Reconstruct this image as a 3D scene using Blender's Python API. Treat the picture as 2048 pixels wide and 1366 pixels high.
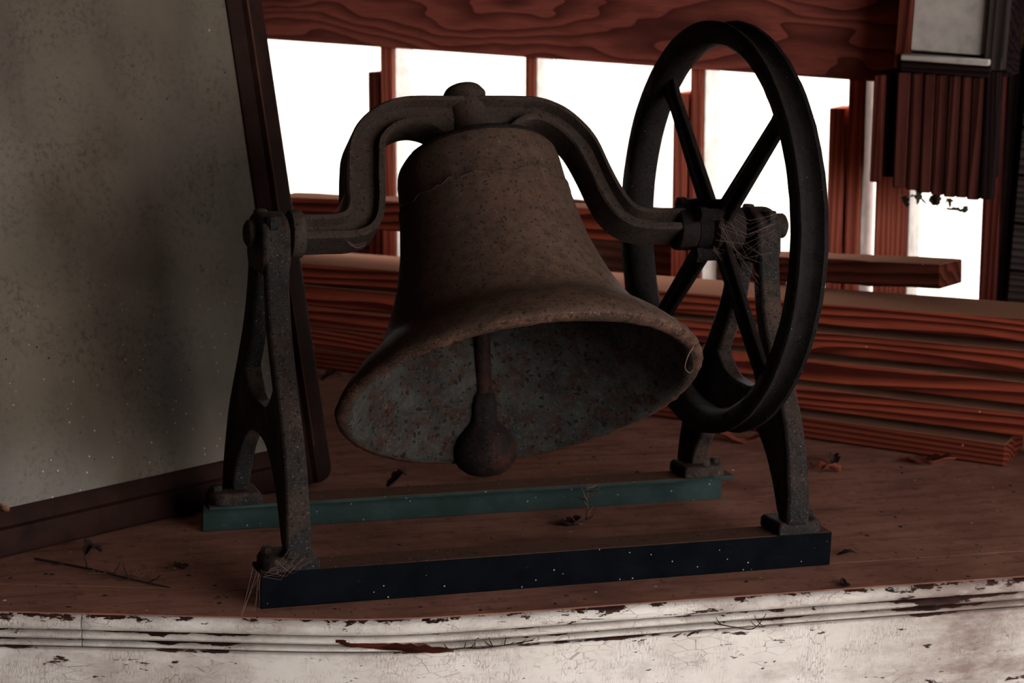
import bpy, bmesh, math, random
from mathutils import Vector, Matrix, noise
random.seed(7)
scene = bpy.context.scene
for o in list(bpy.data.objects): bpy.data.objects.remove(o)
C = scene.collection
V = Vector

# ------------------------------------------------------------------ camera
CAM = V((-0.6397, -2.5881, 0.9031)); YAW, PITCH, ROLL, FPX = 0.3618, 0.1973, 0.0401, 4198.7
fw = V((math.sin(YAW)*math.cos(PITCH), math.cos(YAW)*math.cos(PITCH), -math.sin(PITCH)))
r0 = V((math.cos(YAW), -math.sin(YAW), 0)); u0 = r0.cross(fw)
rt = r0*math.cos(ROLL)+u0*math.sin(ROLL); up = -r0*math.sin(ROLL)+u0*math.cos(ROLL)
cd = bpy.data.cameras.new('camera'); cam = bpy.data.objects.new('camera', cd); C.objects.link(cam)
cam.matrix_world = Matrix(((rt.x, up.x, -fw.x, CAM.x), (rt.y, up.y, -fw.y, CAM.y), (rt.z, up.z, -fw.z, CAM.z), (0, 0, 0, 1)))
cd.sensor_width = 36; cd.lens = FPX/2048*36; cd.clip_start = .05; cd.clip_end = 200
cd.dof.use_dof = True; cd.dof.focus_distance = 2.72; cd.dof.aperture_fstop = 9
scene.camera = cam

# ------------------------------------------------------------------ sky, light, exposure
SKY = 7.0
w = bpy.data.worlds.new('World'); scene.world = w; w.use_nodes = True
bg = w.node_tree.nodes['Background']; bg.inputs[0].default_value = (1.0, .955, .92, 1); bg.inputs[1].default_value = SKY
scene.view_settings.view_transform = 'Standard'; scene.view_settings.look = 'None'
scene.view_settings.gamma = 1; scene.view_settings.use_curve_mapping = False
scene.view_settings.exposure = 0.33

def floor_pt(px, py, z=0.0):
    d = fw + rt*((px-1024)/FPX) - up*((py-683)/FPX)
    return CAM + d*((z-CAM.z)/d.z)

# ------------------------------------------------------------------ helpers
def obj(name, me, mat=None, parent=None, kind=None):
    if isinstance(me, bmesh.types.BMesh):
        bm = me; me = bpy.data.meshes.new(name); bmesh.ops.recalc_face_normals(bm, faces=bm.faces); bm.to_mesh(me); bm.free()
    o = bpy.data.objects.new(name, me); C.objects.link(o)
    if mat and not me.materials: me.materials.append(mat)
    if parent: o.parent = parent
    if kind: o['kind'] = kind
    return o
def thing(name, label, cat, loc=(0, 0, 0), group=None):
    o = bpy.data.objects.new(name, None); C.objects.link(o); o.location = loc; o.empty_display_size = .05
    o['label'] = label; o['category'] = cat
    if group: o['group'] = group
    return o
def tag(o, label, cat, group=None):
    o['label'] = label; o['category'] = cat
    if group: o['group'] = group
    return o
def smooth(o, angle=40):
    me = o.data
    for p in me.polygons: p.use_smooth = True
    try: me.set_sharp_from_angle(angle=math.radians(angle))
    except Exception: pass
    return o
def bevel(o, wd, seg=2, angle=35):
    m = o.modifiers.new('bevel', 'BEVEL'); m.width = wd; m.segments = seg; m.limit_method = 'ANGLE'; m.angle_limit = math.radians(angle)
    return smooth(o, 50)
def add_box(bm, lo, hi, fn=None):
    vs = []
    for x in (lo[0], hi[0]):
        for y in (lo[1], hi[1]):
            for z in (lo[2], hi[2]):
                p = V((x, y, z)); vs.append(bm.verts.new(fn(p) if fn else p))
    for f in ((0, 1, 3, 2), (4, 6, 7, 5), (0, 4, 5, 1), (2, 3, 7, 6), (0, 2, 6, 4), (1, 5, 7, 3)): bm.faces.new([vs[i] for i in f])
def box(lo, hi, fn=None):
    bm = bmesh.new(); add_box(bm, lo, hi, fn); return bm
def loft(bm, rings, closed_ring=True, caps=True, loop=False):
    R = [[bm.verts.new(p) for p in r] for r in rings]; n = len(R[0]); m = len(R)
    for i in range(m if loop else m-1):
        a, b = R[i], R[(i+1) % m]
        for j in range(n if closed_ring else n-1):
            k = (j+1) % n; bm.faces.new((a[j], a[k], b[k], b[j]))
    if caps and not loop and closed_ring:
        bm.faces.new(list(reversed(R[0]))); bm.faces.new(R[-1])
def tube(bm, pts, rad, n=8):
    pts = [V(p) for p in pts]; rings = []
    ref = None
    for i, p in enumerate(pts):
        t = (pts[min(i+1, len(pts)-1)]-pts[max(i-1, 0)]).normalized()
        if ref is None: ref = V((0, 0, 1)) if abs(t.z) < .9 else V((1, 0, 0))
        a = (ref-t*ref.dot(t)).normalized(); b = t.cross(a); ref = a
        r = rad[i] if isinstance(rad, (list, tuple)) else rad
        rings.append([p+a*(r*math.cos(2*math.pi*k/n))+b*(r*math.sin(2*math.pi*k/n)) for k in range(n)])
    loft(bm, rings)
def lathe(bm, prof, o, ax, a, b, n=48, closed=False, fn=None):
    rings = []
    for (s, r) in prof:
        rings.append([o+ax*s+(a*math.cos(2*math.pi*k/n)+b*math.sin(2*math.pi*k/n))*max(r, 1e-5) if fn is None else
                      o+fn(s, r, 2*math.pi*k/n, ax, a, b) for k in range(n)])
    loft(bm, rings, caps=not closed, loop=closed)
def lerp(tab, x):
    if x <= tab[0][0]: return tab[0][1]
    for (a, b), (c, d) in zip(tab, tab[1:]):
        if x <= c: return b+(d-b)*(x-a)/(c-a)
    return tab[-1][1]
def spline(pts, n):     # Catmull-Rom through points, n steps per span
    P = [V(p) for p in pts]; out = []
    for i in range(len(P)-1):
        p0, p1, p2, p3 = P[max(i-1, 0)], P[i], P[i+1], P[min(i+2, len(P)-1)]
        for k in range(n):
            t = k/n
            out.append(.5*((2*p1)+(p2-p0)*t+(2*p0-5*p1+4*p2-p3)*t*t+(3*p1-p0-3*p2+p3)*t**3))
    out.append(P[-1]); return out

# ------------------------------------------------------------------ materials
class NT:
    def __init__(s, name):
        s.m = bpy.data.materials.new(name); s.m.use_nodes = True; s.t = s.m.node_tree; s.b = s.t.nodes['Principled BSDF']
        s.tc = s.t.nodes.new('ShaderNodeTexCoord'); s.oi = s.t.nodes.new('ShaderNodeObjectInfo')
    def n(s, typ, **kw):
        nd = s.t.nodes.new(typ)
        for k, v in kw.items():
            if k.startswith('_'): setattr(nd, k[1:], v)
        return nd
    def l(s, a, b): s.t.links.new(a, b)
    def coords(s, scale=(1, 1, 1), rnd=True, kind='Object', rot=(0, 0, 0)):
        mp = s.n('ShaderNodeMapping'); mp.inputs['Scale'].default_value = scale; mp.inputs['Rotation'].default_value = rot
        src = s.tc.outputs[kind]
        if rnd:
            k = s.n('ShaderNodeMath', _operation='MULTIPLY'); s.l(s.oi.outputs['Random'], k.inputs[0]); k.inputs[1].default_value = 37.0
            ad = s.n('ShaderNodeVectorMath', _operation='ADD'); s.l(src, ad.inputs[0]); s.l(k.outputs[0], ad.inputs[1]); src = ad.outputs[0]
        s.l(src, mp.inputs['Vector']); return mp.outputs[0]
    def noise(s, vec, scale, detail=4, rough=.55, dist=0):
        nd = s.n('ShaderNodeTexNoise'); s.l(vec, nd.inputs['Vector']); nd.inputs['Scale'].default_value = scale
        nd.inputs['Detail'].default_value = detail; nd.inputs['Roughness'].default_value = rough; nd.inputs['Distortion'].default_value = dist
        return nd.outputs['Fac']
    def ramp(s, fac, stops, interp='LINEAR'):
        nd = s.n('ShaderNodeValToRGB'); s.l(fac, nd.inputs[0]); e = nd.color_ramp.elements; nd.color_ramp.interpolation = interp
        while len(e) < len(stops): e.new(.5)
        for q, (p, c) in zip(e, stops):
            q.position = p; q.color = (*c, 1) if len(c) == 3 else c
        return nd.outputs[0]
    def g(s, fac, a, b): return s.ramp(fac, [(a, (0, 0, 0)), (b, (1, 1, 1))])
    def mix(s, fac, a, b, mode='MIX'):
        nd = s.n('ShaderNodeMix', _data_type='RGBA', _blend_type=mode)
        for i, x in ((0, fac), (6, a), (7, b)):
            if isinstance(x, (int, float)): nd.inputs[i].default_value = x
            elif isinstance(x, tuple): nd.inputs[i].default_value = (*x, 1)
            else: s.l(x, nd.inputs[i])
        return nd.outputs[2]
    def math(s, op, a, b=None):
        nd = s.n('ShaderNodeMath', _operation=op)
        for i, x in ((0, a), (1, b)):
            if x is None: continue
            if isinstance(x, (int, float)): nd.inputs[i].default_value = x
            else: s.l(x, nd.inputs[i])
        return nd.outputs[0]
    def bump(s, h, st=.3, d=.002):
        nd = s.n('ShaderNodeBump'); s.l(h, nd.inputs['Height']); nd.inputs['Strength'].default_value = st; nd.inputs['Distance'].default_value = d
        s.l(nd.outputs[0], s.b.inputs['Normal'])
    def specks(s, vec, scale, thr, amount=.5):   # small scattered dots
        v = s.n('ShaderNodeTexVoronoi'); s.l(vec, v.inputs['Vector']); v.inputs['Scale'].default_value = scale
        a = s.math('LESS_THAN', v.outputs['Distance'], thr)
        sep = s.n('ShaderNodeSeparateColor'); s.l(v.outputs['Color'], sep.inputs[0])
        return s.math('MULTIPLY', a, s.math('LESS_THAN', sep.outputs[0], amount))
    def upness(s, a=.35, b=.95):
        gm = s.n('ShaderNodeNewGeometry'); sp = s.n('ShaderNodeSeparateXYZ'); s.l(gm.outputs['Normal'], sp.inputs[0])
        return s.g(sp.outputs[2], a, b)
    def done(s, col, rough=.8, spec=.3, metal=0):
        if isinstance(col, tuple): s.b.inputs['Base Color'].default_value = (*col, 1)
        else: s.l(col, s.b.inputs['Base Color'])
        s.b.inputs['Roughness'].default_value = rough; s.b.inputs['Specular IOR Level'].default_value = spec; s.b.inputs['Metallic'].default_value = metal
        return s.m

def mat_iron(name, base, rust, dust, dust_amt=.8, rust_thr=(.5, .68), spec=.07, rough=.72, pits=.5):
    t = NT(name); v = t.coords((1, 1, 1))
    big = t.noise(v, 9, 5, .6); fine = t.noise(v, 160, 3, .6); mid = t.noise(v, 45, 4, .65)
    c = t.mix(t.g(mid, .3, .75), base, tuple(x*1.9 for x in base))
    c = t.mix(t.math('MULTIPLY', t.g(big, *rust_thr), t.g(mid, .35, .6)), c, rust)
    d = t.math('MULTIPLY', t.math('MULTIPLY', t.upness(.05, .95), dust_amt), t.g(t.noise(v, 60, 4, .7), .25, .6))
    c = t.mix(d, c, dust)
    vd = t.n('ShaderNodeVectorMath', _operation='ADD'); t.l(v, vd.inputs[0])
    nz = t.n('ShaderNodeTexNoise'); t.l(v, nz.inputs['Vector']); nz.inputs['Scale'].default_value = 90
    vs = t.n('ShaderNodeVectorMath', _operation='SCALE'); t.l(nz.outputs['Color'], vs.inputs[0]); vs.inputs['Scale'].default_value = .012; t.l(vs.outputs[0], vd.inputs[1])
    pit = t.math('MAXIMUM', t.specks(vd.outputs[0], 150, .30, pits), t.specks(vd.outputs[0], 70, .17, pits*.5))
    c = t.mix(t.g(t.noise(v, 330, 2, .7), .58, .78), c, tuple(x*2.6 for x in rust))
    c = t.mix(t.math('MULTIPLY', pit, .65), c, tuple(x*.5 for x in base))
    c = t.mix(t.specks(v, 210, .13, .06), c, (.32, .28, .24))
    t.bump(t.math('SUBTRACT', t.math('ADD', t.math('MULTIPLY', fine, .8), mid), t.math('MULTIPLY', pit, .8)), .55, .0022)
    return t.done(c, rough, spec)
M = {}
M['bell'] = mat_iron('bell_iron', (.032, .0225, .0190), (.064, .0290, .0190), (.135, .080, .055), .70)
M['yoke'] = mat_iron('yoke_iron', (.027, .0208, .0180), (.050, .0265, .0190), (.075, .047, .034), .35)
M['wheel'] = mat_iron('wheel_iron', (.0085, .0075, .0075), (.018, .0100, .0085), (.018, .0115, .009), .4)
M['stand'] = mat_iron('stand_iron', (.0090, .0090, .0093), (.046, .0290, .0220), (.060, .034, .025), .6, (.46, .62))
M['clap'] = mat_iron('clapper_iron', (.006, .0052, .0055), (.028, .010, .007), (.014, .010, .009), .3, (.45, .6))

def mat_bell_inside():
    t = NT('bell_inside'); v = t.coords()
    nz = t.n('ShaderNodeTexNoise'); t.l(v, nz.inputs['Vector']); nz.inputs['Scale'].default_value = 70
    vs = t.n('ShaderNodeVectorMath', _operation='SCALE'); t.l(nz.outputs['Color'], vs.inputs[0]); vs.inputs['Scale'].default_value = .018
    vd = t.n('ShaderNodeVectorMath', _operation='ADD'); t.l(v, vd.inputs[0]); t.l(vs.outputs[0], vd.inputs[1]); v2 = vd.outputs[0]
    c = t.mix(t.g(t.noise(v, 11, 6, .7), .38, .66), (.015, .015, .0145), (.046, .047, .043))
    c = t.mix(t.g(t.noise(v, 30, 6, .78), .48, .60), c, (.026, .0115, .0085))
    c = t.mix(t.math('MULTIPLY', t.g(t.noise(v, 240, 3, .7), .52, .7), .6), c, (.075, .060, .050))
    pit = t.math('MAXIMUM', t.specks(v2, 120, .30, .5), t.specks(v2, 55, .22, .4)); c = t.mix(t.math('MULTIPLY', pit, .85), c, (.010, .006, .0055))
    c = t.mix(t.math('MULTIPLY', t.g(t.noise(v, 6, 2, .5), .60, .66), t.g(t.noise(v, 150, 4, .75), .56, .62)), c, (.20, .075, .04))
    t.bump(t.math('SUBTRACT', t.noise(v, 90, 4, .6), pit), .7, .0025)
    return t.done(c, .8, .05)
M['bell_in'] = mat_bell_inside()
M['lip'] = mat_iron('bell_lip_iron', (.030, .018, .014), (.10, .052, .038), (.20, .13, .10), .5, (.42, .55))

def mat_rail(name, base, chip):
    t = NT(name); v = t.coords()
    c = t.mix(t.g(t.noise(v, 20, 5, .6), .35, .7), base, tuple(x*1.7 for x in base))
    c = t.mix(t.g(t.noise(t.coords((1, 1, 3)), 55, 5, .75), .62, .7), c, chip)
    c = t.mix(t.math('MULTIPLY', t.upness(.4, .9), t.g(t.noise(v, 70, 4, .7), .15, .45)), c, (.090, .048, .035))
    c = t.mix(t.specks(v, 150, .16, .08), c, (.3, .3, .28))
    t.bump(t.noise(v, 120, 4, .6), .3, .001)
    return t.done(c, .8, .0)
M['rail_front'] = mat_rail('rail_black_paint', (.0028, .0036, .0048), (.007, .014, .016))
M['rail_rear'] = mat_rail('rail_green_paint', (.0175, .0290, .0275), (.042, .062, .056))

def mat_wood(name, light, dark, across=26, stretch=.10, dist=3.0, dust=None, knots=.6, contrast=(.25, .75), spec=0, rough=1):
    t = NT(name); v = t.coords((stretch, 1, 1))
    warp = t.noise(v, 5, 3, .5)
    wv = t.n('ShaderNodeTexWave', _wave_type='BANDS', _bands_direction='Z', _wave_profile='SAW')
    sc = t.n('ShaderNodeVectorMath', _operation='ADD'); t.l(v, sc.inputs[0])
    cb = t.n('ShaderNodeCombineXYZ'); t.l(t.math('MULTIPLY', warp, .06*dist), cb.inputs[2]); t.l(cb.outputs[0], sc.inputs[1])
    dg = t.n('ShaderNodeVectorMath', _operation='MULTIPLY_ADD'); t.l(sc.outputs[0], dg.inputs[0]); dg.inputs[1].default_value = (1, 1, 1)
    sy = t.n('ShaderNodeSeparateXYZ'); t.l(v, sy.inputs[0]); cy = t.n('ShaderNodeCombineXYZ'); t.l(t.math('MULTIPLY', sy.outputs[1], .45), cy.inputs[2]); t.l(cy.outputs[0], dg.inputs[2])
    t.l(dg.outputs[0], wv.inputs['Vector']); wv.inputs['Scale'].default_value = across; wv.inputs['Distortion'].default_value = 1.2; wv.inputs['Detail'].default_value = 2; wv.inputs['Detail Scale'].default_value = 1.5
    fib = t.noise(t.coords((stretch*.25, 1, 1)), 260, 3, .6)
    f = t.g(wv.outputs['Fac'], *contrast)
    c = t.mix(f, light, dark)
    c = t.mix(t.math('MULTIPLY', t.g(fib, .45, .75), .45), c, dark)
    big = t.noise(t.coords((.5, 1, 1)), 7, 4, .6)
    c = t.mix(t.math('MULTIPLY', t.g(big, .5, .8), knots), c, tuple(x*.45 for x in dark))
    if dust:
        c = t.mix(t.math('MULTIPLY', t.upness(.6, .95), t.g(t.noise(t.coords(), 40, 4, .7), .1, .4)), c, dust)
        c = t.mix(t.specks(t.coords(), 60, .1, .04), c, (.4, .3, .24))
    t.bump(t.math('ADD', t.math('MULTIPLY', f, -.6), fib), .35, .0012)
    return t.done(c, rough, spec)
M['plank'] = mat_wood('red_lumber', (.275, .056, .030), (.055, .011, .008), 19, .10, 3.5, (.31, .150, .100))
M['plank2'] = mat_wood('brown_lumber', (.15, .034, .020), (.05, .011, .007), 24, .06, 2.0, (.24, .12, .083))
M['timber'] = mat_wood('dark_timber', (.085, .022, .014), (.030, .009, .006), 14, .15, 4.0, (.27, .13, .088))
M['stud'] = mat_wood('stud_wood', (.42, .125, .080), (.22, .055, .036), 22, .08, 3.0)
M['studdark'] = mat_wood('stud_wood_dark', (.12, .030, .02), (.04, .010, .008), 22, .08, 3.0)
M['header'] = mat_wood('header_plywood', (.30, .085, .062), (.10, .028, .022), 8, .28, 9.0, None, .7, (.3, .95))
M['rotten'] = mat_wood('weathered_boards', (.105, .032, .025), (.028, .010, .008), 16, .06, 3.0, None, .95)
M['siding'] = mat_wood('interior_boards', (.11, .055, .040), (.05, .024, .018), 14, .1, 3.0)
M['grey'] = mat_wood('grey_siding', (.06, .045, .042), (.02, .016, .016), 22, .08, 3.0)
M['dark'] = mat_wood('dark_post', (.022, .012, .012), (.008, .005, .006), 22, .08, 3.0)


def mat_deck(name='deck_dusty_wood'):
    t = NT(name); v = t.coords((1, 1, 1), False)
    c = t.mix(t.g(t.noise(v, 5, 6, .65), .3, .72), (.175, .078, .058), (.350, .170, .125))
    streak = t.noise(t.coords((1.2, 7, 1), False, rot=(0, 0, -.5)), 6, 5, .6)
    c = t.mix(t.math('MULTIPLY', t.g(streak, .48, .75), .55), c, (.065, .026, .019))
    c = t.mix(t.math('MULTIPLY', t.g(t.noise(v, 38, 5, .7), .55, .75), .6), c, (.035, .016, .013))
    c = t.mix(t.specks(v, 80, .13, .10), c, (.03, .015, .012))
    c = t.mix(t.specks(v, 130, .12, .06), c, (.34, .27, .22))
    t.bump(t.noise(v, 150, 5, .7), .45, .0012)
    return t.done(c, 1, 0)
M['deck'] = mat_deck()

def mat_white(name='peeling_white_paint'):
    t = NT(name); v = t.coords((1, 1, 1), False)
    base = t.mix(t.g(t.noise(v, 7, 6, .65), .35, .75), (.74, .70, .66), (.55, .50, .46))
    cr = t.n('ShaderNodeTexVoronoi', _feature='DISTANCE_TO_EDGE'); t.l(t.coords((1, 1, .22), False), cr.inputs['Vector']); cr.inputs['Scale'].default_value = 250
    cr2 = t.n('ShaderNodeTexVoronoi', _feature='DISTANCE_TO_EDGE'); t.l(t.coords((.3, .3, 1), False), cr2.inputs['Vector']); cr2.inputs['Scale'].default_value = 90
    crk = t.math('MULTIPLY', t.math('LESS_THAN', cr.outputs['Distance'], .05), t.g(t.noise(v, 16, 4, .7), .46, .62))
    crk = t.math('MAXIMUM', crk, t.math('MULTIPLY', t.math('LESS_THAN', cr2.outputs['Distance'], .018), t.g(t.noise(v, 11, 4, .7), .52, .6)))
    base = t.mix(t.math('MULTIPLY', crk, .6), base, (.20, .13, .11))
    base = t.mix(t.math('MULTIPLY', t.g(t.noise(t.coords((.8, .8, 1.8), False), 5.5, 7, .75), .47, .66), .6), base, (.20, .145, .125))
    sp = t.n('ShaderNodeSeparateXYZ'); t.l(t.tc.outputs['Object'], sp.inputs[0]); z = sp.outputs[2]
    base = t.mix(t.math('MULTIPLY', t.g(sp.outputs[0], .75, 1.15), t.g(t.noise(t.coords((.7, .7, 2), False), 9, 7, .75), .30, .62)), base, (.22, .165, .145))
    # seams between the beads: darker, with more flaking
    def near(z0, wd): return t.math('SUBTRACT', 1.0, t.g(t.math('ABSOLUTE', t.math('SUBTRACT', z, z0)), 0.0, wd))
    seams = t.math('MAXIMUM', near(-.0236, .0035), t.math('MAXIMUM', near(-.0374, .0035), near(-.048, .003)))
    n3 = t.noise(t.coords((.16, .16, .6), False), 42, 5, .62)
    fl = t.g(t.math('ADD', n3, t.math('MULTIPLY', seams, .14)), .648, .660)
    n1 = t.noise(t.coords((.36, .36, 1.5), False), 30, 5, .62, .4)
    fl = t.math('MAXIMUM', fl, t.g(n1, .672, .68))
    n2 = t.noise(t.coords((.28, .28, 2.2), False), 75, 4, .6)
    fl = t.math('MAXIMUM', fl, t.g(n2, .70, .71))
    n4 = t.noise(t.coords((.4, .4, 1.4), False), 60, 5, .7)
    fl = t.math('MAXIMUM', fl, t.g(t.math('ADD', n4, t.math('MULTIPLY', t.g(t.math('ADD', z, .1), .088, .099), .16)), .655, .675))
    wood = t.mix(t.g(t.noise(t.coords((1, 1, 6), False), 30, 4, .6), .35, .7), (.012, .006, .006), (.065, .019, .013))
    base = t.mix(t.math('MULTIPLY', seams, .55), base, (.10, .07, .06))
    c = t.mix(fl, base, wood)
    t.bump(t.math('SUBTRACT', t.math('SUBTRACT', 1.0, fl), t.math('MULTIPLY', crk, .4)), .8, .0018)
    return t.done(c, .65, .2)
M['white'] = mat_white()

def mat_simple(name, a, b, scale=12, rough=.8, spec=.2, stretch=(1, 1, 1)):
    t = NT(name); v = t.coords(stretch); n = t.noise(v, scale, 5, .65)
    c = t.mix(t.g(n, .3, .7), a, b); t.bump(n, .2, .002); return t.done(c, rough, spec)
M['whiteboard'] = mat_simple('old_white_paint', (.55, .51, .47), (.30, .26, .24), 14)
M['ground'] = mat_simple('outside_ground', (.34, .32, .28), (.22, .2, .17), 2)
M['leaf_red'] = mat_simple('dry_red_leaf', (.20, .048, .028), (.09, .022, .014), 60)
M['leaf_dark'] = mat_simple('dry_dark_leaf', (.035, .014, .012), (.012, .007, .007), 60)
M['leaf_tan'] = mat_simple('dry_tan_leaf', (.26, .12, .07), (.12, .045, .03), 60)
M['leaf_green'] = mat_simple('dull_vine_leaf', (.035, .04, .018), (.015, .014, .01), 60)
M['twig'] = mat_simple('dry_twig', (.12, .075, .055), (.05, .028, .02), 60)
M['chip'] = mat_simple('pale_chips', (.45, .38, .32), (.25, .16, .12), 60)
M['web'] = mat_simple('cobweb_silk', (.20, .12, .10), (.13, .08, .07), 60)
M['frame'] = mat_simple('frame_wood', (.030, .0125, .0095), (.011, .0055, .005), 18, .7, .06)
M['ridge_wood'] = mat_simple('pale_wood_ridge', (.13, .05, .028), (.06, .024, .015), 30)

def mat_panel():
    t = NT('dusty_grey_panel'); v = t.coords()
    c = t.mix(t.g(t.noise(v, 4, 4, .6), .3, .7), (.088, .068, .051), (.142, .114, .087))
    c = t.mix(t.math('MULTIPLY', t.math('MULTIPLY', t.g(t.noise(v, 110, 6, .85), .50, .62), t.g(t.noise(v, 7, 4, .6), .38, .6)), .75), c, (.035, .024, .020))
    c = t.mix(t.math('MULTIPLY', t.g(t.noise(t.coords((1, 1, .35)), 9, 5, .65), .46, .72), .5), c, (.055, .040, .033))
    c = t.mix(t.math('MULTIPLY', t.g(t.noise(t.coords((1, .3, 1)), 3.2, 4, .6), .5, .75), .35), c, (.10, .105, .09))
    c = t.mix(t.specks(v, 55, .10, .14), c, (.02, .013, .012))
    sp = t.n('ShaderNodeSeparateXYZ'); t.l(t.tc.outputs['Object'], sp.inputs[0])
    low = t.math('SUBTRACT', 1.0, t.g(sp.outputs[2], .12, .42))
    c = t.mix(t.math('MULTIPLY', low, t.specks(v, 120, .17, .16)), c, (.42, .36, .28))
    c = t.mix(t.specks(v, 34, .07, .12), c, (.42, .24, .16))
    t.bump(t.noise(v, 220, 3, .6), .12, .001)
    t.done(c, .34, .22); return t.m
M['panel'] = mat_panel()

# ------------------------------------------------------------------ the setting
UU = V((.70, -.714, 0)).normalized(); NN = V((-UU.y, UU.x, 0)); S0 = V((1.18, .705, 0))
def WL(s, o, z): return S0+UU*s+NN*o+V((0, 0, z))
def wall_piece(name, s0, s1, o0, o1, z0, z1, mat, parent, lean=0.0, vertical=True, bv=.002, twist=0):
    """board in wall coordinates, local X along its length"""
    if vertical:
        Lx = z1-z0; bm = box((0, 0, 0), (Lx, o1-o0, s1-s0))
        X = V((0, 0, 1))-UU*lean; X.normalize(); Z = (UU+V((0, 0, 1))*lean).normalized(); Y = Z.cross(X).normalized(); org = WL(s0-0*lean, o0, z0)
        if Y.dot(NN) < 0:
            bm.free(); bm = box((0, -(o1-o0), 0), (Lx, 0, s1-s0))
    else:
        Lx = s1-s0; bm = box((0, 0, 0), (Lx, o1-o0, z1-z0)); X, Y, Z = UU, NN, V((0, 0, 1)); org = WL(s0, o0, z0)
    o = obj(name, bm, mat)
    o.matrix_world = Matrix(((X.x, Y.x, Z.x, org.x), (X.y, Y.y, Z.y, org.y), (X.z, Y.z, Z.z, org.z), (0, 0, 0, 1)))
    if parent:
        o.parent = parent
    if bv: bevel(o, bv, 1)
    return o

GZ = -.75
g = obj('ground', box((-40, -40, GZ-.2), (40, 40, GZ)), M['ground'], kind='structure')

# front edge of the platform (plan curve)
EDGE = spline([(-1.9, .585, 0), (-1.0, .292, 0), (-.328, .072, 0), (-.082, -.008, 0), (.06, -.054, 0), (.17, -.079, 0), (.304, -.089, 0), (.521, -.095, 0), (.747, -.102, 0), (1.107, -.114, 0), (1.8, -.135, 0), (3.1, -.17, 0)], 14)
def edge_frames():
    out = []
    for i, p in enumerate(EDGE):
        t = (EDGE[min(i+1, len(EDGE)-1)]-EDGE[max(i-1, 0)]).normalized(); out.append((p, V((t.y, -t.x, 0))))
    return out
EF = edge_frames()
floor = obj('floor', None, None, kind='structure') if False else None
floor = bpy.data.objects.new('floor', None); C.objects.link(floor); floor['kind'] = 'structure'
def strip(bm, a0, a1, z0, z1):
    rings = []
    for p, n in EF:
        i0, i1 = p+n*a0, p+n*a1
        rings.append([V((i0.x, i0.y, z0)), V((i0.x, i0.y, z1)), V((i1.x, i1.y, z1)), V((i1.x, i1.y, z0))])
    loft(bm, rings)
bm = bmesh.new(); strip(bm, .0005, -.112, -.022, 0); nb = obj('nosing_board', bm, M['deck'], floor); bevel(nb, .0015, 1)
bm = bmesh.new(); rings = []
for p, n in EF:
    q = p-n*.1145; yb = max(q.y+.02, (NN.dot(S0)+.64-NN.x*q.x)/NN.y); rings.append([V((q.x, q.y, -.025)), V((q.x, q.y, -.0005)), V((q.x, yb, -.0005)), V((q.x, yb, -.025))])
loft(bm, rings); obj('deck_sheet', bm, M['deck'], floor)

# moulded white front (beads and fascia), in two lengths butted together
trim = bpy.data.objects.new('trim_1', None); C.objects.link(trim); trim['kind'] = 'structure'
def arc(z0, z1, base, out, n=7): return [(base+out*math.sin(math.pi*k/n)**.8, z0+(z1-z0)*k/n) for k in range(n+1)]
PR = {'top_bead': [(-.012, -.0012)]+[(-.004+.0150*math.sin(a)**.75, -.0012-.0108*(1-math.cos(a))) for a in [math.pi*k/12 for k in range(13)]]+[(-.012, -.0228)],
      'middle_bead': [(-.012, -.0234)]+arc(-.0234, -.0366, -.0035, .0098)+[(-.012, -.0366)],
      'lower_bead': [(-.012, -.0372)]+arc(-.0372, -.0470, -.0045, .0085)+[(-.012, -.0470)],
      'fascia_board': [(-.018, -.0475), (-.0010, -.0475), (.0012, -.0495), (.0012, -.60), (-.018, -.60)]}
JX = -.227
for nm, pr in PR.items():
    for side in (0, 1):
        fr = [(p, n) for p, n in EF if (p.x < JX-.0006 if side == 0 else p.x > JX+.0006)]
        j = V((JX + (-.0006 if side == 0 else .0006), .0400, 0)); fr = fr+[(j, fr[-1][1])] if side == 0 else [(j, fr[0][1])]+fr
        if nm == 'fascia_board' and side == 0: continue
        if nm == 'fascia_board': fr = EF
        bm = bmesh.new(); loft(bm, [[V((p.x+n.x*a, p.y+n.y*a, z)) for a, z in pr] for p, n in fr])
        smooth(obj(nm, bm, M['white'], trim), 35)
# skirt under the platform down to the ground
bm = bmesh.new(); rings = []
for p, n in EF: rings.append([V((p.x-n.x*.02, p.y-n.y*.02, z)) for z in (GZ, -.61)]+[V((p.x-n.x*.05, p.y-n.y*.05, z)) for z in (-.61, GZ)])
loft(bm, rings); obj('skirt_board', bm, M['siding'], trim)

# back wall: header, studs, siding
wb = bpy.data.objects.new('wall_back', None); C.objects.link(wb); wb['kind'] = 'structure'
O = .55
hd = wall_piece('header_board', -2.6, .004, O-.03, O+.01, .618, 1.25, M['header'], wb, vertical=False, bv=.004)
wall_piece('upper_siding', -6.8, 3.6, O+.012, O+.03, .70, 2.4, M['siding'], wb, vertical=False, bv=0)
LN = .042
def stud(s0, s1, z1, mat='stud', z0=-.02, o0=O, o1=O+.09, nm='stud'):
    sh = LN*(z1-z0)
    return wall_piece(nm, s0+sh, s1+sh, o0, o1, z0, z1, M[mat], wb, lean=LN)
stud(-1.203, -1.170, .70); stud(-1.229, -1.2035, .560, 'studdark', nm='short_stud')
stud(-.845, -.822, .70); stud(-.463, -.435, .70); stud(-.495, -.4635, .564, nm='short_stud')
stud(-.122, -.0915, .70); stud(-.155, -.1225, .557, nm='short_stud')
stud(-.060, -.026, .70); stud(-.0255, .010, .62); stud(.158, .192, .70, 'studdark')
stud(-1.59, -1.555, .70)
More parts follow.
